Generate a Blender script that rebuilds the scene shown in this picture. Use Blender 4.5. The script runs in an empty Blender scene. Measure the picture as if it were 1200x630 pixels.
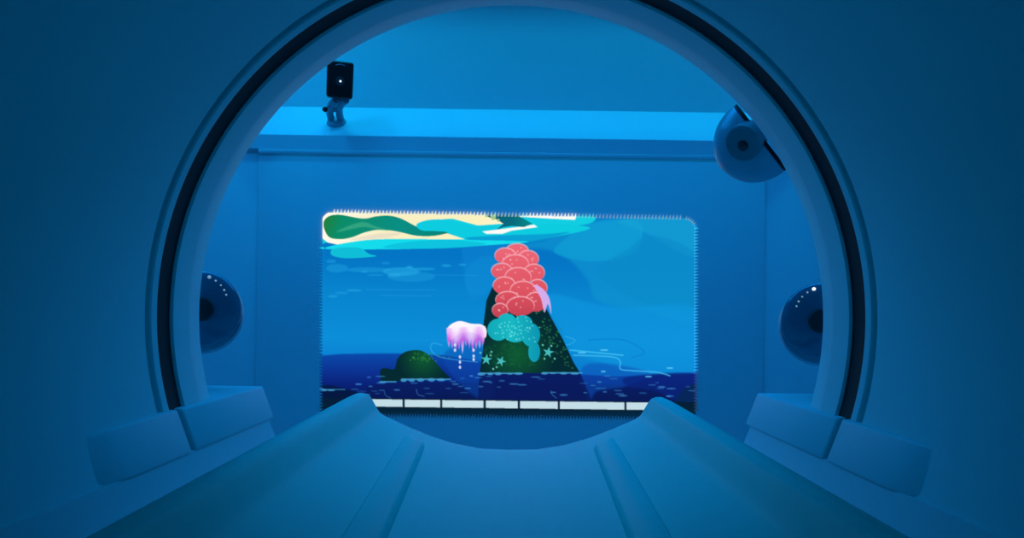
import bpy, bmesh, math, random
import numpy as np
from mathutils import Vector, Matrix

random.seed(4)
SC = bpy.context.scene
COL = SC.collection
AX = 1.0            # height of the bore axis above the floor (m)
F = 850.0           # focal length in pixels for a 1200 px wide frame
ROLL = math.radians(0.8)

# ------------------------------------------------------------------ materials
def mat(name, col, rough=0.5, spec=0.5, metal=0.0, emit=None, estr=0.0, mottling=0.0, coat=0.0, bump=0.0, scale=30):
    m = bpy.data.materials.new(name); m.use_nodes = True
    nt = m.node_tree; b = nt.nodes['Principled BSDF']
    b.inputs['Base Color'].default_value = (*col, 1)
    b.inputs['Roughness'].default_value = rough
    b.inputs['Specular IOR Level'].default_value = spec
    b.inputs['Metallic'].default_value = metal
    b.inputs['Coat Weight'].default_value = coat
    b.inputs['Coat Roughness'].default_value = 0.08
    if emit:
        b.inputs['Emission Color'].default_value = (*emit, 1)
        b.inputs['Emission Strength'].default_value = estr
    if mottling or bump:
        tc = nt.nodes.new('ShaderNodeTexCoord')
        n = nt.nodes.new('ShaderNodeTexNoise'); n.inputs['Scale'].default_value = scale
        n.inputs['Detail'].default_value = 4
        nt.links.new(tc.outputs['Object'], n.inputs['Vector'])
        if mottling:
            r = nt.nodes.new('ShaderNodeValToRGB')
            r.color_ramp.elements[0].color = (*[c * (1 - mottling) for c in col], 1)
            r.color_ramp.elements[1].color = (*[min(1, c * (1 + mottling)) for c in col], 1)
            nt.links.new(n.outputs['Fac'], r.inputs['Fac'])
            nt.links.new(r.outputs['Color'], b.inputs['Base Color'])
        if bump:
            bp = nt.nodes.new('ShaderNodeBump'); bp.inputs['Strength'].default_value = bump
            bp.inputs['Distance'].default_value = 0.002
            nt.links.new(n.outputs['Fac'], bp.inputs['Height'])
            nt.links.new(bp.outputs['Normal'], b.inputs['Normal'])
    return m

M = {
    'paint': mat('wall_paint', (.74, .76, .80), .65, .3, mottling=.02, scale=3, bump=.03),
    'floor': mat('vinyl_floor', (.45, .47, .52), .45, .4, mottling=.08, scale=12),
    'shell': mat('gantry_plastic', (.20, .78, .77), .48, .35, mottling=.015, scale=5),
    'rail': mat('rail_plastic', (.40, .77, .78), .5, .4, mottling=.015, scale=5),
    'black': mat('black_ring', (.006, .006, .006), .55, .3),
    'black_plastic': mat('black_plastic', (.006, .007, .009), .38, .4, mottling=.1, scale=80),
    'table': mat('table_composite', (.05, .88, .76), .48, .18, mottling=.015, scale=6),
    'gasket': mat('rubber_gasket', (.008, .009, .011), .7, .2),
    'dome': mat('dome_plastic', (.38, .46, .56), .35, .5, coat=.2),
    'glass_navy': mat('navy_glass', (.06, .20, .30), .2, .5, coat=.4),
    'iris': mat('grey_grille', (.16, .28, .32), .55, .3, mottling=.1, scale=200),
    'pupil': mat('dark_lens', (.015, .04, .045), .3, .5),
    'bracket': mat('bracket_plastic', (.34, .38, .46), .4, .4),
    'led': mat('white_led', (.8, .8, .8), .4, .5, emit=(.55, .85, 1), estr=.28),  # emission stands in for reflected glints on the round fixtures
    'led_bright': mat('bright_led', (.8, .8, .8), .4, .5, emit=(.9, .97, 1), estr=1.2),  # brightest imitated glint, also the box camera's own indicator
    'metal': mat('pedestal_paint', (.6, .62, .65), .4, .5),
}

# ------------------------------------------------------------------ helpers
def link_mesh(name, bm, m, parent=None, smooth=True, angle=40):
    me = bpy.data.meshes.new(name)
    bm.normal_update(); bm.to_mesh(me); bm.free()
    for mm in (m if isinstance(m, (list, tuple)) else [m]): me.materials.append(mm)
    if smooth:
        for p in me.polygons: p.use_smooth = True
        try: me.set_sharp_from_angle(angle=math.radians(angle))
        except Exception: pass
    o = bpy.data.objects.new(name, me); COL.objects.link(o)
    if parent: o.parent = parent; o.matrix_parent_inverse = Matrix.Identity(4)
    return o

def thing(name, label, cat, loc=(0, 0, 0), group=None, rot=None):
    o = bpy.data.objects.new(name, None); COL.objects.link(o)
    o.empty_display_size = .1
    o.location = loc; o['label'] = label; o['category'] = cat
    if rot: o.rotation_euler = rot
    if group: o['group'] = group
    return o

def structure(o):
    o['kind'] = 'structure'; return o

def add_box(bm, x0, x1, y0, y1, z0, z1, bevel=0, seg=2):
    r = bmesh.ops.create_cube(bm, size=1)
    vs = r['verts']
    for v in vs:
        v.co = Vector((x0 + (v.co.x + .5) * (x1 - x0), y0 + (v.co.y + .5) * (y1 - y0), z0 + (v.co.z + .5) * (z1 - z0)))
    if bevel:
        es = list({e for v in vs for e in v.link_edges})
        bmesh.ops.bevel(bm, geom=es, offset=bevel, segments=seg, affect='EDGES', profile=.5)

def box(*a, **k):
    bm = bmesh.new(); add_box(bm, *a, **k); return bm

def revolve_y(profile, segs=160):
    """closed profile of (y, r) spun about the Y axis through the origin"""
    bm = bmesh.new(); rings = []
    for i in range(segs):
        a = 2 * math.pi * i / segs
        rings.append([bm.verts.new((r * math.cos(a), y, r * math.sin(a))) for y, r in profile])
    n = len(profile)
    for i in range(segs):
        A, B = rings[i], rings[(i + 1) % segs]
        for j in range(n):
            k = (j + 1) % n
            bm.faces.new((A[j], A[k], B[k], B[j]))
    bmesh.ops.recalc_face_normals(bm, faces=bm.faces)
    return bm

def loft(sections):
    """list of equal length closed loops of points -> capped solid"""
    bm = bmesh.new()
    L = [[bm.verts.new(p) for p in s] for s in sections]
    n = len(L[0])
    for a, b in zip(L, L[1:]):
        for j in range(n):
            bm.faces.new((a[j], a[(j + 1) % n], b[(j + 1) % n], b[j]))
    bm.faces.new(L[0][::-1]); bm.faces.new(L[-1])
    bmesh.ops.recalc_face_normals(bm, faces=bm.faces)
    return bm

def spline(pts, n=8, closed=False):
    """Catmull-Rom"""
    P = [np.array(p, float) for p in pts]; out = []
    m = len(P)
    rng = range(m) if closed else range(m - 1)
    for i in rng:
        if closed: p0, p1, p2, p3 = P[(i - 1) % m], P[i], P[(i + 1) % m], P[(i + 2) % m]
        else: p0, p1, p2, p3 = P[max(i - 1, 0)], P[i], P[i + 1], P[min(i + 2, m - 1)]
        for t in np.arange(n) / n:
            out.append(.5 * ((2 * p1) + (-p0 + p2) * t + (2 * p0 - 5 * p1 + 4 * p2 - p3) * t * t + (-p0 + 3 * p1 - 3 * p2 + p3) * t ** 3))
    if not closed: out.append(P[-1])
    return [tuple(p) for p in out]

def tube(bm, pts, r, segs=10):
    pts = [Vector(p) for p in pts]; prev = None
    for i, p in enumerate(pts):
        d = (pts[min(i + 1, len(pts) - 1)] - pts[max(i - 1, 0)]).normalized()
        u = d.cross(Vector((0.13, .2, 1))).normalized(); w = d.cross(u)
        ring = [bm.verts.new(p + (u * math.cos(2 * math.pi * k / segs) + w * math.sin(2 * math.pi * k / segs)) * r) for k in range(segs)]
        if prev:
            for k in range(segs): bm.faces.new((prev[k], prev[(k + 1) % segs], ring[(k + 1) % segs], ring[k]))
        else: bm.faces.new(ring[::-1])
        prev = ring
    bm.faces.new(prev)

def lathe(profile, segs=48):
    """(r, h) profile about local Z, from axis to axis"""
    bm = bmesh.new(); rows = []
    for r, h in profile:
        if r < 1e-6: rows.append([bm.verts.new((0, 0, h))])
        else: rows.append([bm.verts.new((r * math.cos(2 * math.pi * i / segs), r * math.sin(2 * math.pi * i / segs), h)) for i in range(segs)])
    for a, b in zip(rows, rows[1:]):
        for i in range(segs):
            j = (i + 1) % segs
            if len(a) == 1 and len(b) == 1: continue
            if len(a) == 1: bm.faces.new((a[0], b[i], b[j]))
            elif len(b) == 1: bm.faces.new((a[i], b[0], a[j]))
            else: bm.faces.new((a[i], b[i], b[j], a[j]))
    bmesh.ops.recalc_face_normals(bm, faces=bm.faces)
    return bm

# ------------------------------------------------------------------ the room
YW = 3.0            # lower back wall
YU = 3.15           # upper back wall, set back above the sill
HX, CEIL, YF = 2.3, 2.55, -3.2
def zpx(y, Y): return AX + (372 - y) * Y / F
z_sill_hi, z_sill_lo, z_lip, z_groove = zpx(129.5, YU), zpx(161.5, YW), zpx(179, YW), zpx(184, YW)
structure(link_mesh('floor', box(-HX, HX, YF, YU + .1, -.05, 0), M['floor'], smooth=False))
structure(link_mesh('ceiling', box(-HX, HX, YF, YU + .1, CEIL, CEIL + .05), M['paint'], smooth=False))
structure(link_mesh('wall_left', box(-HX - .1, -HX, YF, YU + .1, 0, CEIL), M['paint'], smooth=False))
structure(link_mesh('wall_right', box(HX, HX + .1, YF, YU + .1, 0, CEIL), M['paint'], smooth=False))
structure(link_mesh('wall_front', box(-HX, HX, YF - .1, YF, 0, CEIL), M['paint'], smooth=False))
structure(link_mesh('wall_back', box(-HX, HX, YU, YU + .1, 0, CEIL), M['paint'], smooth=False))
# sloping sill running the width of the wall, with the fascia below it
yl = YW - .012
prof = [(YU, z_sill_hi), (YU - .004, z_sill_hi + .002), (yl + .004, z_sill_lo + .002), (yl, z_sill_lo - .003),
        (yl, z_lip + .002), (yl + .003, z_lip), (YU, z_lip)]
structure(link_mesh('trim_1', loft([[(-HX, y, z) for y, z in prof], [(HX, y, z) for y, z in prof]]), M['paint'], angle=20))
# thin bead under the fascia
structure(link_mesh('trim_2', box(-1.052, HX, YW - .016, YW + .02, z_groove, z_lip + .001, bevel=.006), M['paint']))
# flat panel behind the screen, standing proud of the wall beside it
structure(link_mesh('trim_3', box(-1.055, 1.045, YW, YU, .1, z_lip + .01, bevel=.004), M['paint']))
structure(link_mesh('trim_4', box(-HX, -1.056, YW + .012, YU, 0, z_lip + .01, bevel=.004), M['paint']))
structure(link_mesh('trim_5', box(1.046, HX, YW + .012, YU, 0, z_lip + .01, bevel=.004), M['paint']))
structure(link_mesh('baseboard_back', box(-1.055, 1.045, YW - .012, YU, 0, .1, bevel=.004), M['paint']))

# ------------------------------------------------------------------ the scanner
sc = thing('body_scanner', 'large white body scanner whose round bore surrounds the view', 'scanner', (0, 0, 0))
def at_axis(bm):
    bmesh.ops.translate(bm, verts=bm.verts, vec=(0, 0, AX)); return bm
RO = .93
front = [(-.38, .39), (.772, .39), (.7745, .3915), (.776, .402), (.782, .402), (.784, .3915), (.786, .39), (.7985, .39), (.8015, .3925),
         (.8015, RO), (-.53, RO), (-.59, RO - .02), (-.61, RO - .06), (-.61, .62), (-.595, .58), (-.55, .50), (-.48, .43), (-.43, .40)]
link_mesh('front_cover', at_axis(revolve_y(front, 220)), M['shell'], sc, angle=30)
ring = [(.8016, .3935), (.8349, .3935), (.8349, .90), (.8016, .90)]
link_mesh('bore_ring', at_axis(revolve_y(ring, 220)), M['black'], sc, angle=30)['label'] = 'black ring around the bore'
rear = [(.835, .3925), (.837, .39), (.876, .39), (.881, .3905), (.930, .4), (.939, .406), (.958, .44), (1.0, .53), (1.04, .60),
        (1.085, .645), (1.115, .68), (1.125, .72), (1.125, RO - .06), (1.11, RO - .02), (1.07, RO), (.835, RO)]
link_mesh('rear_cover', at_axis(revolve_y(rear, 220)), M['shell'], sc, angle=30)
def rail(sign, y0, y1):
    p = [(.3715, -.1075), (.3695, -.1085), (.3685, -.111), (.3535, -.152), (.3535, -.153), (.3535, -.1545), (.47, -.1545), (.47, -.1075)]
    def sec(y, s): # s shrinks the ends a little
        return [(sign * (x + s), y, z + AX + (-s * .3 if z > -.12 else s * .3)) for x, z in p]
    secs = ([sec(y0 - .04, .012), sec(y0 - .02, .009), sec(y0, .004), sec(y0 + .02, .001), sec(y0 + .035, 0)] if y1 < .82 else [sec(y0, .004), sec(y0 + .002, .001), sec(y0 + .006, 0)]) + [ sec(y1 - .006, 0), sec(y1 - .002, .001), sec(y1, .004)]
    return link_mesh('bore_rail', loft(secs), M['rail'], sc, angle=50)
for s in (-1, 1):
    rail(s, .645, .8095)
    rail(s, .8165, 1.088)
for s in (-1, 1):
    p = [(.3555, -.1535), (.3515, -.165), (.343, -.186), (.31, -.23), (.29, -.25), (.29, -.30), (.372, -.30), (.372, -.1535)]
    link_mesh('bore_ledge', loft([[(s * x, y, AX + z) for x, z in p] for y in (-.36, 1.07)]), M['rail'], sc, angle=60)
link_mesh('base', box(-.75, .75, -.45, 1.0, 0, .42, bevel=.03), M['shell'], sc)

# ------------------------------------------------------------------ the patient table
tb = thing('patient_table', 'pale concave patient table reaching through the lower bore', 'table', (0, 0, 0))
half = [(0, -.1895), (.04, -.1885), (.08, -.1815), (.115, -.171), (.15, -.157), (.180, -.1435), (.1895, -.1365), (.197, -.124), (.203, -.1145), (.2085, -.1115),
        (.214, -.1105), (.220, -.1115), (.235, -.1185), (.249, -.1265), (.254, -.131), (.256, -.137)]
hs = half[:5] + spline(half[5:], 5)
bott = [(.256, -.150), (.25, -.162), (.20, -.188), (.12, -.21), (.05, -.219), (0, -.2205)]
top = [(-x, z) for x, z in hs[::-1][:-1]] + hs
bot = bott + [(-x, z) for x, z in bott[::-1][1:]]
cs = top + bot
SL = .011
def tsec(y, sx=1.0, dz=0.0):
    return [(x * sx, y, AX + z + dz + (y - 1.05) * SL) for x, z in cs]
YT = 1.05
secs = [tsec(-1.75)] + [tsec(y) for y in (-1, -.3, .2, .6, .9)] + [tsec(YT - .012), tsec(YT - .004, .999, -.0008), tsec(YT - .001, .996, -.0022), tsec(YT, .99, -.005)]
link_mesh('cradle', loft(secs), M['table'], tb, angle=60)
def surf(x, y):
    x = abs(x)
    for (a, za), (b, zb) in zip(hs, hs[1:]):
        if a <= x <= b: return AX + za + (zb - za) * (x - a) / max(b - a, 1e-9) + (y - 1.05) * SL
    return AX - .13
def ridge(sign):
    secs = []
    for y, h, w in ((-1.7, .008, 1), (-.4, .008, 1), (.1, .008, 1), (.5, .008, 1), (.9, .008, 1), (.945, .008, 1), (.962, .007, .96), (.972, .004, .85), (.977, .0005, .6)):
        t = (.97 - max(y, .3)) / .47
        xi, xo = .112 - .017 * t, .140 - .014 * t
        c, hw = (xi + xo) / 2, (xo - xi) / 2 * w
        loop = []
        for u, k in ((-1, 0), (-.86, .75), (-.7, .97), (0, 1), (.7, .97), (.86, .75), (1, 0)):
            x = c + hw * u; loop.append((sign * x, y, surf(x, y) + h * k))
        for u in (.9, 0, -.9):
            x = c + hw * u; loop.append((sign * x, y, surf(x, y) - .008))
        secs.append(loop)
    return link_mesh('ridge', loft(secs), M['table'], tb, angle=50)
ridge(-1); ridge(1)
link_mesh('pedestal', box(-.22, .22, -1.75, -.85, .06, .765, bevel=.03), M['metal'], tb)
link_mesh('foot', box(-.32, .32, -1.95, -.7, 0, .07, bevel=.015), M['metal'], tb)

# ------------------------------------------------------------------ round fixtures on the rear rim
def place(o, origin, zaxis, xref=(0, 0, 1)):
    z = Vector(zaxis).normalized(); x = Vector(xref); x = (x - z * x.dot(z)).normalized(); y = z.cross(x)
    m = Matrix((x, y, z)).transposed().to_4x4(); m.translation = Vector(origin)
    o.matrix_local = m
def dome_cap(R, a0, a1, lift=0, n=10):
    """spherical cap band about local Z, solid closed"""
    p = [((R + lift) * math.sin(a0 + (a1 - a0) * i / n), (R + lift) * math.cos(a0 + (a1 - a0) * i / n)) for i in range(n + 1)]
    return p
def round_eye(px, py, Y, R, label, side):
    c = Vector(((px - 599) / F * Y, Y, AX - (py - 372) / F * Y))
    t = thing('round_fixture', label, 'fixture', c, 'round dark-centred fixtures on the rear rim of the bore')
    view = Vector((c.x, c.y, c.z - AX)); view.normalize()
    ax = -view                                     # the face looks back along the bore
    body = [(0, -.05), (R * .55, -.05), (R * .9, -.035), (R, -.015), (R * 1.0, .004), (R * .97, .012), (R * .93, .016), (0, .016)]
    o = link_mesh('housing', lathe(body), M['dome'], t, angle=35); place(o, Vector((0, 0, -.007)) - ax * .004, ax)
    g = [(0, .010)] + [(R * .93, .012)] + [(R * .93 * math.cos(k * math.pi / 20), .016 + R * .30 * math.sin(k * math.pi / 20)) for k in range(0, 10)] + [(0, .016 + R * .30)]
    o = link_mesh('glass_face', lathe(g), M['glass_navy'], t, angle=35); place(o, (0, 0, 0), ax)
    h = .016 + R * .30
    p = [(0, h - .008), (R * .29, h - .008), (R * .29, h + .001), (R * .25, h + .003), (0, h + .0035)]
    o = link_mesh('lens', lathe(p), M['pupil'], t, angle=35); place(o, (0, 0, 0), ax)
    # glowing beads imitating reflected glints along the upper inner arc of the face
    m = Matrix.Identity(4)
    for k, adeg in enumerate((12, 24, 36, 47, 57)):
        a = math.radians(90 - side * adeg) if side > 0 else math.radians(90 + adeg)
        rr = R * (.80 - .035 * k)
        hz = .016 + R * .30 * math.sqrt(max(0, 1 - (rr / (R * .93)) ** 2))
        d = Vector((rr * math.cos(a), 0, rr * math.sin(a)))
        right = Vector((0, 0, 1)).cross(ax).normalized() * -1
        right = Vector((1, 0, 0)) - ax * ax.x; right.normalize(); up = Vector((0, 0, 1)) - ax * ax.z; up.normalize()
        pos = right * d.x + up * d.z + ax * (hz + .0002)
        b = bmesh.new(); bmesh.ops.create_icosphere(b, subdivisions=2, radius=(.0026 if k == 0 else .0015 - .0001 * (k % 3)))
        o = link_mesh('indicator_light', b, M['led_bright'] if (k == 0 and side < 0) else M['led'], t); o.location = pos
    # stub that bolts the housing to the flared rear cover
    out = Vector((c.x, 0, c.z - AX)).normalized()
    b = bmesh.new(); tube(b, [Vector((0, .03, 0)), Vector((0, .03, 0)) + out * (.609 - math.hypot(c.x, c.z - AX))], .018, 16)
    link_mesh('mounting_stub', b, M['dome'], t)
    return t
YE = 1.055
round_eye(236, 367, YE, .0585, 'round glossy navy fixture with dark centre at left edge of the bore', 1)
round_eye(962, 371, YE, .0585, 'round glossy navy fixture with dark centre at right edge of the bore', -1)

# half dome at the upper right, flat side against the rim, with its grille facing the camera
def half_dome(label):
    Y = 1.06; k = Y / F
    c = Vector(((887 - 599) * k, Y, AX - (158 - 372) * k))
    t = thing('dome_fixture', label, 'fixture', c)
    inward = Vector((-(192 - 118), 0, -(921 - 862))).normalized()  # perpendicular of the flat side, towards the axis
    los = Vector((c.x, c.y, c.z - AX)).normalized()
    inward = (inward - los * inward.dot(los)).normalized()   # the flat side lies along the line of sight
    R = 48.5 * k
    prof = [(0, 0), (R * .96, 0), (R, .003)] + [(R * math.cos(a), .003 + R * 1.06 * math.sin(a)) for a in np.linspace(.06, math.pi / 2 - .02, 22)] + [(0, .003 + R * 1.06)]
    o = link_mesh('shell', lathe(prof, 64), M['dome'], t, angle=35); place(o, (0, 0, 0), inward, (0, 1, 0))
    gp = [(0, -.0045), (R * .99, -.0045), (R * .99, .0005), (0, .0005)]
    o = link_mesh('gasket', lathe(gp, 64), M['gasket'], t, angle=35); place(o, (0, 0, 0), inward, (0, 1, 0))
    o['label'] = 'black mounting gasket'
    # grille on the dome where it faces the viewer
    def on_shell(px, py, rad):
        d = Vector(((px - 599) / F, 1, -(py - 372) / F)).normalized(); o_ = Vector((0, 0, AX)) - c
        b_ = d.dot(o_); return o_ + d * (-b_ - math.sqrt(max(0, b_ * b_ - o_.length_squared + rad * rad)))
    tgt = on_shell(868, 163.5, R * 1.03)
    n = (-los * .82 + inward * .5).normalized()
    ir = 20.5 * k
    ip = [(0, -.022), (ir, -.022), (ir, .003), (ir * .9, .0052), (ir * .3, .006), (0, .006)]
    grille = link_mesh('grille', lathe(ip, 48), M['iris'], t, angle=35); place(grille, tgt, n, (0, 0, 1))
    lp = [(0, 0), (ir * .3, 0), (ir * .3, .008), (ir * .2, .0095), (0, .010)]
    ln = link_mesh('lens', lathe(lp, 32), M['pupil'], t, angle=35)
    place(ln, tgt + n * .0005 + Vector((2.5 * k, 0, -1 * k)), n, (0, 0, 1))
    out = -inward
    b = bmesh.new(); tube(b, [out * .009, out * .05], .022, 16)
    link_mesh('mounting_stub', b, M['gasket'], t)
    return t
half_dome('blue half-dome fixture with grey round grille at the upper right of the bore')

# ------------------------------------------------------------------ small black camera on the sill
def unroll(px, py):
    dx, dy = px - 599, py - 372
    c, s = math.cos(ROLL), math.sin(ROLL)
    return dx * c + dy * s, -dx * s + dy * c
def wallpt(px, py, Y):
    dx, dy = unroll(px, py)
    return Vector((dx / F * Y, Y, AX - dy / F * Y))
YC = 2.93
base = wallpt(394.5, 144, 3.06)
cam_t = thing('wall_camera', 'small black box camera on a short bracket on the sill', 'camera', base)
ctr = wallpt(398.5, 94, YC) - base
w2, h2 = 15.0 / F * YC, 20.5 / F * YC
body = box(-w2, w2, -.05, .05, -h2, h2, bevel=.011, seg=4)
bo = link_mesh('body', body, M['black_plastic'], cam_t, angle=50); bo.location = ctr; bo.rotation_euler = (math.radians(15), math.radians(1.2), math.radians(13.5))
fp = box(-w2 * .84, w2 * .84, -.0525, -.048, -h2 * .93, h2 * .93, bevel=.002, seg=3)
link_mesh('front_plate', fp, M['black'], bo)
lens = lathe([(0, 0), (.018, 0), (.018, .003), (.014, .0045), (.010, .0035), (0, .003)])
lo = link_mesh('lens', lens, M['pupil'], bo); place(lo, (0, -.0535, -.006), (0, -1, 0))
b = bmesh.new(); bmesh.ops.create_icosphere(b, subdivisions=2, radius=.0042)
li = link_mesh('indicator_light', b, M['led_bright'], bo); li.location = (.002, -.0595, -.006)
arc = bmesh.new(); tube(arc, [(.020 * math.cos(a), -.0535, h2 * .68 + .010 * math.sin(a)) for a in np.linspace(.5, math.pi - .5, 9)], .0016, 8)
link_mesh('sensor_arc', arc, M['bracket'], bo)
br = bmesh.new()
kn = wallpt(381, 128, 2.98) - base
for dx in (-.020, .020):
    tube(br, spline([Vector((dx, .0, .0)), Vector((dx, -.04, .05)), ctr + Vector((dx * 1.0, .02, -h2 - .002))], 6), .015, 14)
tube(br, [Vector((-.022, -.035, .05)), Vector((.022, -.035, .05))], .014, 12)
tube(br, [kn, kn + Vector((.03, 0, .025)), ctr + Vector((-.004, .02, -h2 - .002))], .006, 10)
link_mesh('bracket', br, M['bracket'], cam_t, angle=50)
fb = lathe([(0, -.02), (.040, -.02), (.040, .008), (.034, .016), (0, .018)])
o = link_mesh('base_plate', fb, M['bracket'], cam_t, angle=40); place(o, (0, 0, -.002), (0, -1, 1), (1, 0, 0))
kb = bmesh.new(); bmesh.ops.create_uvsphere(kb, u_segments=16, v_segments=10, radius=.0115)
o = link_mesh('knob', kb, M['black_plastic'], cam_t); o.location = kn

# ------------------------------------------------------------------ the screen and its picture
X0, X1, Y0, Y1 = 378.0, 815.0, 246.0, 489.0
SS = .75
def srgb(c): 
    c = np.asarray(c, float) / 255
    return np.where(c <= .04045, c / 12.92, ((c + .055) / 1.055) ** 2.4)
class Canvas:
    def __init__(s):
        s.nx = int((X1 - X0) / SS) + 1; s.ny = int((Y1 - Y0) / SS) + 1
        s.x = X0 + np.arange(s.nx) * (X1 - X0) / (s.nx - 1); s.y = Y0 + np.arange(s.ny) * (Y1 - Y0) / (s.ny - 1)
        s.X, s.Y = np.meshgrid(s.x, s.y)
        s.c = np.zeros((s.ny, s.nx, 3))
    def cover(s, pts, K=3):
        P = np.array(pts); out = np.zeros_like(s.X)
        i0, i1 = np.searchsorted(s.x, P[:, 0].min() - 1), np.searchsorted(s.x, P[:, 0].max() + 1)
        j0, j1 = np.searchsorted(s.y, P[:, 1].min() - 1), np.searchsorted(s.y, P[:, 1].max() + 1)
        X, Y = s.X[j0:j1, i0:i1], s.Y[j0:j1, i0:i1]
        if not X.size: return out
        acc = np.zeros_like(X)
        for ox in ((np.arange(K) + .5) / K - .5) * SS:
            for oy in ((np.arange(K) + .5) / K - .5) * SS:
                x, y = X + ox, Y + oy; ins = np.zeros(x.shape, bool)
                for (xa, ya), (xb, yb) in zip(P, np.roll(P, -1, 0)):
                    if ya == yb: continue
                    ins ^= ((ya > y) != (yb > y)) & (x < (xb - xa) * (y - ya) / (yb - ya) + xa)
                acc += ins
        out[j0:j1, i0:i1] = acc / (K * K)
        return out
    def poly(s, pts, col, a=1.0, smooth=True, soft=0):
        pts = spline(pts, 6, True) if smooth else pts
        m = s.cover(pts)
        for _ in range(soft):
            m = (m + np.roll(m, 1, 0) + np.roll(m, -1, 0) + np.roll(m, 1, 1) + np.roll(m, -1, 1)) / 5
        s.blend(m * a, col)
    def blend(s, m, col):
        col = col if callable(col) else (lambda X, Y, c=np.array(col, float): c[None, None, :])
        s.c = s.c * (1 - m[..., None]) + m[..., None] * col(s.X, s.Y)
    def ell(s, x, y, rx, ry, col, a=1.0, soft=0, rot=0):
        r = math.radians(rot)
        s.poly([(x + rx * math.cos(t) * math.cos(r) - ry * math.sin(t) * math.sin(r), y + rx * math.cos(t) * math.sin(r) + ry * math.sin(t) * math.cos(r)) for t in np.linspace(0, 2 * math.pi, 20)[:-1]], col, a, False, soft)
    def line(s, pts, w, col, a=1.0, sm=True):
        P = spline(pts, 6) if sm else pts
        d = np.full(s.X.shape, 1e9)
        for (xa, ya), (xb, yb) in zip(P, P[1:]):
            L = (xb - xa) ** 2 + (yb - ya) ** 2
            t = np.clip(((s.X - xa) * (xb - xa) + (s.Y - ya) * (yb - ya)) / max(L, 1e-6), 0, 1)
            d = np.minimum(d, np.hypot(s.X - xa - t * (xb - xa), s.Y - ya - t * (yb - ya)))
        s.blend(np.clip(w / 2 + .5 - d, 0, 1) * min(1, a), col)
def grad(stops, fn):
    """colour stops along a scalar field"""
    ts = [t for t, _ in stops]; cs_ = np.array([c for _, c in stops], float)
    def f(X, Y):
        v = fn(X, Y)
        return np.stack([np.interp(v, ts, cs_[:, k]) for k in range(3)], -1)
    return f
cv = Canvas(); R_ = random.Random(11)
# water
full = [(X0 - 9, Y0 - 9), (X1 + 9, Y0 - 9), (X1 + 9, Y1 + 9), (X0 - 9, Y1 + 9)]
cv.poly(full, grad([(250, (6, 120, 200)), (300, (4, 116, 196)), (345, (8, 132, 206)), (400, (12, 142, 216)), (440, (10, 120, 205))], lambda X, Y: Y + .02 * (600 - X)), smooth=False)
# paler water on the right
cv.poly([(655, 268), (690, 258), (760, 254), (820, 252), (820, 372), (760, 366), (700, 352), (690, 330), (668, 305), (640, 292), (600, 290), (640, 280)], (14, 146, 208), .75, soft=14)
cv.poly([(690, 262), (745, 258), (752, 280), (735, 300), (690, 306), (650, 296), (662, 280)], (16, 160, 214), .7, soft=3)
cv.poly([(725, 258), (815, 256), (817, 300), (790, 292), (760, 274)], (24, 166, 214), .5, soft=5)
cv.poly([(735, 292), (765, 276), (817, 300), (817, 364), (780, 362), (730, 344), (700, 318)], (10, 138, 200), .6, soft=6)
cv.poly([(640, 345), (720, 360), (817, 362), (817, 445), (690, 420), (660, 390)], (14, 150, 222), .65, soft=12)
cv.poly([(545, 250), (600, 300), (560, 350), (545, 330)], (14, 136, 214), .45, soft=6)
# top: pale sand, green hills, turquoise shallows
cv.poly([(378, 292), (382, 284), (430, 280), (490, 278), (560, 282), (640, 268), (690, 262), (700, 250), (700, 240), (370, 240), (372, 280)], (18, 206, 226), 1, soft=1)
cv.poly([(386, 240), (395, 249), (470, 246), (560, 246), (660, 248), (676, 250), (674, 257.5), (645, 256), (612, 254), (606, 258), (590, 262), (560, 264), (530, 256), (500, 258), (490, 268), (520, 272), (545, 280), (500, 281), (460, 281), (420, 286), (398, 287), (384, 284), (374, 276), (370, 240)], grad([(380, (255, 252, 236)), (450, (250, 240, 196)), (560, (252, 242, 190)), (640, (255, 252, 244))], lambda X, Y: X), 1, False)
cv.poly([(379, 263), (384, 254), (398, 251.5), (425, 256), (440, 253.5), (455, 252.5), (470, 256), (490, 266), (510, 270.5), (530, 271), (510, 276), (488, 276), (465, 271), (445, 269), (428, 272), (412, 278), (398, 280), (385, 277)],
        grad([(378, (34, 128, 60)), (400, (12, 140, 104)), (470, (10, 142, 132)), (530, (8, 132, 120))], lambda X, Y: X + .4 * (Y - 260)), 1)
cv.poly([(394, 272), (410, 264), (426, 260), (440, 265), (456, 270), (440, 268), (424, 266)], (60, 168, 132), .8, soft=1)
cv.poly([(410, 281), (440, 274), (470, 273), (450, 279)], (226, 214, 196), .6, soft=1)
cv.poly([(488, 263), (500, 258), (520, 257), (540, 262), (560, 266), (585, 264), (572, 272), (600, 272), (640, 262), (690, 266), (672, 273), (610, 284), (575, 285), (545, 280), (520, 271), (495, 270)], (14, 204, 224), 1)
cv.poly([(545, 279), (580, 276), (640, 274), (668, 272), (620, 284), (580, 285)], (8, 150, 208), .8, soft=1)
cv.poly([(380, 291), (430, 281), (500, 280), (550, 281), (620, 283), (560, 288), (500, 291), (440, 292)], (20, 220, 236), 1)
cv.poly([(450, 290), (480, 283), (530, 281), (570, 286), (520, 291)], (12, 190, 220), .8)
cv.poly([(388, 298), (392, 291), (420, 290), (432, 297), (441, 300), (420, 302), (400, 302)], (16, 190, 216), 1)
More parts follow.
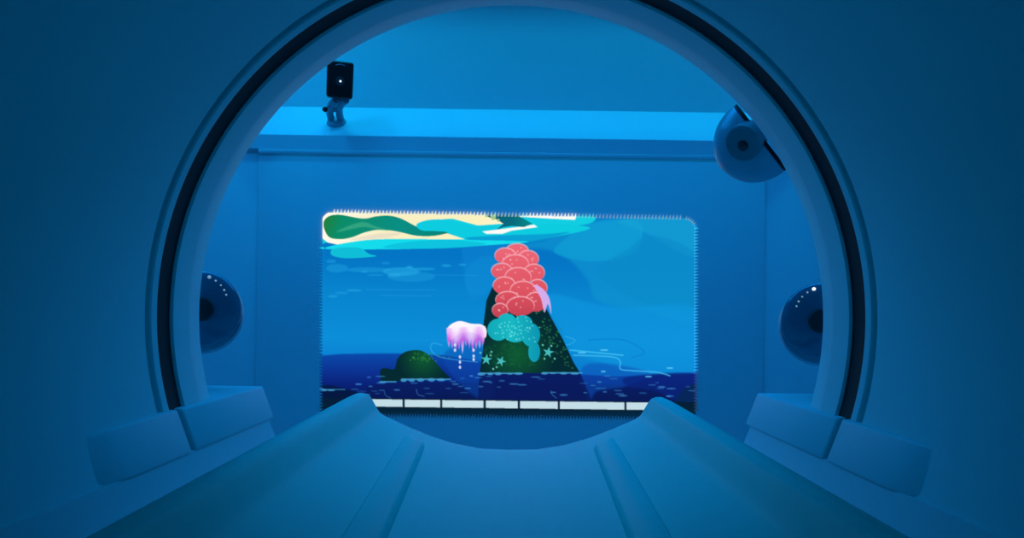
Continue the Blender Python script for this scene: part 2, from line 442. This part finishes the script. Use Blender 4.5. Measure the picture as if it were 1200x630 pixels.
# dark leafy headland at the top
cv.poly([(565, 271), (590, 268), (606, 266), (626, 263), (630, 266), (600, 270), (588, 274), (570, 274)], (255, 252, 246), 1, False)
cv.poly([(563, 246), (590, 244), (602, 248), (610, 254), (624, 262), (614, 266), (600, 264.5), (590, 266), (582, 269), (590, 262), (582, 257), (572, 254)],
        grad([(570, (10, 92, 120)), (600, (8, 106, 124)), (624, (6, 140, 140))], lambda X, Y: X), 1, False)
for x, y, r in ((578, 254, 3.2), (570, 252, 2), (584, 258, 1.6)): cv.ell(x, y, r, r * 1.2, (170, 206, 140), .9)
# soft streaks of light on the water
for x, y, w, h, a in ((432, 316, 26, 3, .35), (395, 314, 13, 5, .35), (470, 318, 22, 5, .55), (482, 324, 28, 6, .3), (496, 315, 14, 1.6, .5), (462, 322, 8, 2.5, .5),
                      (523, 311, 6, 1.4, .6), (542, 310, 4.5, 1.2, .6), (415, 340, 9, 1.5, .5), (400, 343, 8, 1.5, .35), (452, 308, 5, 1.5, .35), (480, 313, 4, 1.6, .7), (427, 318, 4, 1, .6), (390, 347, 6, 1.4, .5),
                      (440, 322, 10, 1, .4), (388, 306, 6, 2, .4)):
    cv.ell(x, y, w, h, (40, 172, 230), a, soft=1)
for x0, x1, y in ((430, 510, 339), (445, 505, 346), (505, 560, 322)): cv.line([(x0, y), (x1, y + .5)], 1, (40, 160, 226), .4)
cv.poly([(548, 312), (575, 300), (590, 330), (560, 346), (546, 336)], (16, 142, 214), .4, soft=4)
# far dark water and horizon
cv.poly([(370, 417), (400, 414.5), (430, 414), (470, 414), (520, 416), (570, 424), (600, 436), (690, 439), (720, 441), (770, 439), (825, 437), (825, 495), (370, 495)],
        grad([(414, (10, 74, 170)), (435, (12, 50, 146)), (450, (10, 34, 120)), (466, (8, 26, 90))], lambda X, Y: Y), 1, False, soft=1)
cv.poly([(430, 452), (470, 446), (560, 448), (690, 450), (820, 452), (820, 470), (430, 470)], (8, 26, 84), .55, False, soft=4)
cv.poly([(378, 452), (420, 460), (440, 470), (376, 482)], (4, 24, 62), .9, soft=4)
cv.poly([(520, 415), (545, 402), (570, 410), (575, 430), (580, 462), (560, 466), (530, 440)], (12, 76, 176), .5, soft=6)
cv.poly([(680, 436), (700, 425), (760, 436), (735, 452), (700, 458), (690, 470)], (12, 80, 180), .55, soft=5)
cv.poly([(738, 441), (820, 438), (820, 468), (790, 468), (770, 458), (735, 452)], (10, 36, 122), .8, soft=3)
cv.poly([(795, 462), (818, 450), (818, 490), (790, 484)], (6, 40, 84), .8, soft=4)
# ripple lines
cv.line([(518, 404), (507, 402), (505, 409), (513, 417), (532, 421), (560, 424)], 1.0, (60, 180, 236), .7)
cv.line([(520, 398), (560, 393), (590, 392)], 1.0, (40, 160, 230), .4)
cv.line([(672, 416), (705, 417), (722, 419), (727, 424), (727, 432), (740, 434), (770, 436), (785, 440)], 1.4, (70, 190, 240), .85)
cv.line([(668, 410), (700, 413), (730, 416)], 1.6, (70, 196, 244), .8)
cv.line([(662, 394), (674, 398), (668, 403), (662, 404)], 1.0, (60, 180, 240), .7)
cv.line([(690, 398), (730, 398), (755, 412), (740, 419)], 1.0, (10, 110, 200), .6)
for x, y, w in ((708, 410, 5), (682, 413, 5), (785, 431, 4), (760, 441, 4), (707, 435, 3)): cv.ell(x, y, w, 1.0, (90, 200, 244), .85)
# two dark green rocks
def rock_col(x, y, r):
    def f(X, Y):
        d = np.clip(np.hypot(X - x, Y - y) / r, 0, 1)[..., None]
        return np.array((16, 92, 52.)) * (1 - d) + np.array((5, 42, 50.)) * d
    return f
cv.poly([(446, 443), (446, 433), (452, 431), (462, 432), (466, 420), (475, 412), (490, 410), (500, 414), (510, 424), (521, 436), (526, 443), (500, 445), (470, 446), (450, 447)], rock_col(496, 420, 30), 1)
for _ in range(26):
    x, y = R_.gauss(497, 9), R_.gauss(419, 4)
    cv.ell(x, y, 1.1, 1.0, (60, 150, 60), .5)
cv.poly([(562, 437), (566, 410), (566, 384), (570, 352), (577, 336), (590, 328), (606, 326), (622, 334), (634, 350), (646, 372), (660, 398), (672, 424), (680, 437), (640, 437.5), (600, 437)], rock_col(606, 415, 46), 1, False)
for _ in range(70):
    t = R_.random(); x = 628 + 42 * t + R_.gauss(-5, 5); y = 350 + 78 * t + R_.gauss(0, 5)
    cv.ell(x, y, 1.2, 1.0, (50, 150 + R_.randint(-30, 30), 80), .5)
for _ in range(60):
    cv.ell(R_.uniform(568, 626), R_.uniform(402, 430), 1.6, 1.3, (20, 106, 60), .35)
cv.poly([(562, 437), (680, 437), (694, 470), (560, 470)], (10, 26, 92), .85, False, soft=1)
# coral growing on the tall rock: rounded rosy lobes above, turquoise sponge below
rose = grad([(290, (236, 104, 120)), (340, (222, 84, 98)), (372, (196, 66, 84))], lambda X, Y: Y)
lobes = [(606, 294, 13, 8), (592, 300, 12, 9), (619, 304, 12, 10), (604, 309, 15, 10), (588, 318, 12, 9), (626, 320, 12, 10), (607, 325, 15, 11), (591, 335, 13, 10), (630, 338, 11, 10),
         (613, 341, 15, 11), (595, 352, 14, 10), (628, 354, 12, 11), (610, 359, 16, 11), (586, 364, 9, 8)]
for x, y, rx, ry in lobes:
    cv.ell(x, y - 1, rx + .8, ry + .6, (250, 176, 186), .8)
    cv.ell(x, y, rx, ry, rose, 1)
for x, y, rx, ry in lobes:
    for _ in range(4): cv.ell(x + R_.uniform(-.6, .6) * rx, y + R_.uniform(-.6, .3) * ry, 1, 1, (250, 186, 190), .6)
teal = grad([(572, (18, 170, 186)), (600, (24, 184, 196)), (632, (12, 150, 178))], lambda X, Y: X)
for x, y, rx, ry in ((584, 386, 13, 13), (604, 389, 15, 12), (622, 392, 11, 14), (594, 376, 11, 9), (613, 378, 11, 9), (626, 412, 7, 12)):
    cv.ell(x, y, rx, ry, teal, 1)
for _ in range(60):
    cv.ell(R_.gauss(605, 14), R_.gauss(386, 7), .9, .9, (120, 230, 232), .7)
# pale fringed anemones, left and right
def fringe(cx, cy, w, drops, rnd, tilt):
    for k in range(drops):
        u = k / (drops - 1) * 2 - 1
        x = cx + u * w; y0 = cy + u * tilt; L = rnd.uniform(.55, 1) * 28 * (1 - .25 * abs(u))
        cv.poly([(x - 2.8, y0 - 7), (x + 2.8, y0 - 7), (x + 1.8, y0 + L * .5), (x, y0 + L), (x - 1.8, y0 + L * .5)],
                grad([(cy - 8, (250, 240, 255)), (cy + 4, (232, 170, 246)), (cy + 12, (206, 96, 226)), (cy + 26, (236, 214, 255))], lambda X, Y: Y + 5 * np.sin(X * .35)), .92, False)
cv.poly([(524, 392), (526, 382), (538, 376), (552, 379), (564, 380), (570, 386), (568, 396), (556, 390), (540, 390), (528, 398)], (252, 246, 255), 1)
fringe(546, 390, 20, 11, R_, -1)
for x, ys in ((539, (418, 424, 430)), (555, (410, 417, 421)), (533, (404, 410))):
    for y in ys: cv.ell(x, y, 1.3, 1.9, (226, 232, 255), .95)
cv.poly([(626, 334), (636, 338), (644, 350), (646, 368), (642, 356), (638, 366), (634, 350)], (214, 176, 240), .95)
# starfish and bubbles
def star(x, y, r, rot):
    cv.poly([(x + (r if k % 2 == 0 else r * .36) * math.sin(k * math.pi / 5 + rot), y - (r if k % 2 == 0 else r * .36) * math.cos(k * math.pi / 5 + rot)) for k in range(10)], (70, 190, 190), 1, False)
star(570, 421, 7, .1); star(587, 423, 6.5, .4); star(642.5, 412.5, 7, .2)
for x, y in ((576, 412), (582, 430), (563, 413), (578, 432), (636, 404), (650, 420), (638, 420), (646, 405), (575, 416)): cv.ell(x, y, 1.2, 1.2, (110, 210, 190), .9)
# foam along the waterline and small wave strokes
def foam(x0, x1, y, a=.9):
    cv.line([(x0, y), (x1, y + (x1 - x0) * .004)], 1.3, (70, 170, 220), a)
    x = x0 + 2
    while x < x1 - 4:
        cv.ell(x, y + R_.uniform(.5, 1.6), R_.uniform(3, 5), R_.uniform(.8, 2), (70, 164, 216), .8); x += R_.uniform(8, 15)
foam(471, 528, 444); foam(446, 464, 447); foam(562, 612, 437); foam(636, 682, 436.5); foam(377, 404, 456, .6)
for _ in range(64):
    x, y = R_.uniform(405, 812), R_.uniform(440, 464)
    cv.ell(x, y, R_.uniform(2, 6), R_.uniform(.5, 1.1), (60, 140, 206), R_.uniform(.3, .75))
cv.line([(450, 457), (452, 463), (458, 466)], 1, (50, 110, 170), .7); cv.line([(488, 456), (490, 462), (497, 464)], 1, (60, 120, 180), .7)
cv.line([(646, 458), (647, 462), (652, 466)], 1, (60, 120, 180), .7)
# dark strip along the foot with a row of white bars
cv.poly([(370, 465), (825, 471), (825, 500), (370, 495)], grad([(464, (6, 28, 60)), (480, (4, 34, 52)), (490, (4, 44, 80))], lambda X, Y: Y), .97, False)
bars = (418, 473, 517, 568, 608, 655, 733, 790)
for a_, b_ in zip(bars, bars[1:]):
    yy = 467.5 + (a_ - 440) * .0125
    cv.poly([(a_ + 1.3, yy), (b_ - 1.3, yy + (b_ - a_) * .0125), (b_ - 1.3, yy + 8.6 + (b_ - a_) * .0125), (a_ + 1.3, yy + 8.6)], (196, 222, 232), 1, False)
# vignette-free; the top left edge of the picture blends into the wall blue
lin = srgb(np.clip(cv.c, 0, 255))

pic_mat = bpy.data.materials.new('lit_picture'); pic_mat.use_nodes = True
nt = pic_mat.node_tree; nt.nodes.clear()
ca = nt.nodes.new('ShaderNodeVertexColor'); ca.layer_name = 'picture'
em = nt.nodes.new('ShaderNodeEmission'); em.inputs['Strength'].default_value = 1.0
ou = nt.nodes.new('ShaderNodeOutputMaterial')
nt.links.new(ca.outputs['Color'], em.inputs['Color']); nt.links.new(em.outputs['Emission'], ou.inputs['Surface'])

YS = YW - .006
scr = thing('picture_screen', 'wide glowing screen on the far wall showing a blue sea with rocks', 'screen', wallpt(597, 489, YS))
s0 = scr.location.copy()
RC = 13.0
def pic_top(x): return 249 + max(0, (x - 390)) * .0165
ny, nx = cv.ny, cv.nx
# the mesh is laid out along the screen's own edges: the roll is the camera's
top = 249 + np.maximum(0, cv.X - 390) * .0165
keep = (cv.Y >= top - .5) & (cv.Y <= 484.5 + (cv.X - 440) * .0105)
for cx, r, sx in ((X0 + 9, 9, -1), (X1 - RC, RC, 1)):
    cy = (pic_top(X0) if sx < 0 else pic_top(X1)) + r
    keep &= ~(((cv.X - cx) * sx > 0) & (cv.Y < cy) & (np.hypot(cv.X - cx, cv.Y - cy) > r + .5))
idx = np.where(keep, np.cumsum(keep.ravel()).reshape(keep.shape) - 1, -1)
ux, uy = (cv.X - 599)[keep], (cv.Y - 372)[keep]; c_, s_ = math.cos(ROLL), math.sin(ROLL)
verts = np.stack([(ux * c_ + uy * s_) / F * YS - s0.x, np.full(ux.shape, YS - s0.y), AX - (-ux * s_ + uy * c_) / F * YS - s0.z], 1)
cols = lin[keep]
Q = np.stack([idx[:-1, :-1], idx[1:, :-1], idx[1:, 1:], idx[:-1, 1:]], -1).reshape(-1, 4)
faces = Q[Q.min(1) >= 0].tolist()
def color_mesh(name, verts, faces, cols, parent):
    me = bpy.data.meshes.new(name); me.from_pydata([tuple(v) for v in verts], [], faces)
    at = me.color_attributes.new('picture', 'FLOAT_COLOR', 'POINT')
    at.data.foreach_set('color', np.concatenate([np.array(cols), np.ones((len(cols), 1))], 1).astype(np.float32).ravel())
    me.materials.append(pic_mat); me.validate()
    o = bpy.data.objects.new(name, me); COL.objects.link(o); o.parent = parent
    return o
color_mesh('picture', verts, faces, cols, scr)
# saw-toothed edge of the lit picture
tv, tf, tc_ = [], [], []
def sample(x, y):
    i = int(np.clip(round((x - X0) / (X1 - X0) * (nx - 1)), 0, nx - 1)); j = int(np.clip(round((y - Y0) / (Y1 - Y0) * (ny - 1)), 0, ny - 1))
    return lin[j, i]
def tooth(x, y, dx, dy, L, w, lean):
    c = sample(x - dx * 3, y - dy * 1.5); n = len(tv)
    if dy < -.5: c = c * .6 + np.array((.7, .85, .9)) * (.4 if x < 676 else .2)
    elif dx > .5: c = c * 1.35 + .02
    px_, py_ = -dy, dx
    for p in ((x + px_ * w - dx * 1.2, y + py_ * w - dy * 1.2), (x - px_ * w - dx * 1.2, y - py_ * w - dy * 1.2), (x + dx * L + px_ * lean, y + dy * L + py_ * lean)):
        tv.append(wallpt(p[0], p[1], YS - .0005) - s0); tc_.append(c)
    tf.append((n, n + 1, n + 2))
x = 391.0
while x < 800: tooth(x, pic_top(x), 0, -1, 4.6, 1.15, 1.2); x += 4.1
y = 287.0
while y < 482: tooth(378.5, y, -1, 0, 5.0, 1.2, .6); y += 3.6
y = 268.0
while y < 484: tooth(814.5, y, 1, 0, 4.5, 1.1, -.6); y += 3.6
x = 384.0
while x < 810: tooth(x, 484.5 + (x - 440) * .0105, 0, 1, 5.0, 1.0, .8); x += 3.5
for a in np.linspace(-80, -10, 7):
    a = math.radians(a); tooth(X1 - RC + RC * math.cos(a), pic_top(X1) + RC + RC * math.sin(a), math.cos(a), math.sin(a), 3.5, .9, 0)
tv2 = color_mesh('picture_fringe', tv, tf, tc_, scr); tv2['kind'] = 'stuff'; tv2['label'] = 'fine saw-toothed edge of the picture'
# thin carrier behind the picture
p0, p1 = wallpt(392, 266, YS) - s0, wallpt(800, 476, YS) - s0
link_mesh('panel', box(p0.x, p1.x, .0005, .0058, p1.z, p0.z, bevel=.002), M['black_plastic'], scr)

# ------------------------------------------------------------------ light
def area(name, loc, rot, sx, sy, power, col):
    l = bpy.data.lights.new(name, 'AREA'); l.shape = 'RECTANGLE'; l.size = sx; l.size_y = sy
    l.energy = power; l.color = col
    o = bpy.data.objects.new(name, l); COL.objects.link(o); o.location = loc; o.rotation_euler = rot
    return o
BLUE = (.003, .31, 1.0)
area('ceiling_wash_light', (.1, 3.02, 2.5), (0, 0, 0), 2.6, .10, 3.6, (.003, .50, 1.0)).data.spread = math.radians(75)
area('ceiling_panel_light', (0, 1.9, 2.46), (math.radians(-14), 0, 0), 3.2, .6, 24.5, BLUE)
area('spot_light', (-1.0, 2.62, 2.5), (0, 0, 0), .12, .12, 2.6, (.003, .4, 1.0))
w = bpy.data.worlds.new('world'); SC.world = w; w.use_nodes = True
w.node_tree.nodes['Background'].inputs['Color'].default_value = (.002, .012, .04, 1)
w.node_tree.nodes['Background'].inputs['Strength'].default_value = .3

# ------------------------------------------------------------------ camera
cd = bpy.data.cameras.new('camera'); cam = bpy.data.objects.new('camera', cd); COL.objects.link(cam)
cd.sensor_width = 36; cd.lens = F / 1200 * 36; cd.clip_start = .01
cam.location = (0, 0, AX)
cam.rotation_euler = (math.pi / 2, -ROLL, 0)
cd.shift_x = 1 / 1200; cd.shift_y = 57 / 1200
SC.camera = cam
vs = SC.view_settings
vs.view_transform = 'Standard'; vs.look = 'None'; vs.gamma = 1; vs.exposure = 0; vs.use_curve_mapping = False
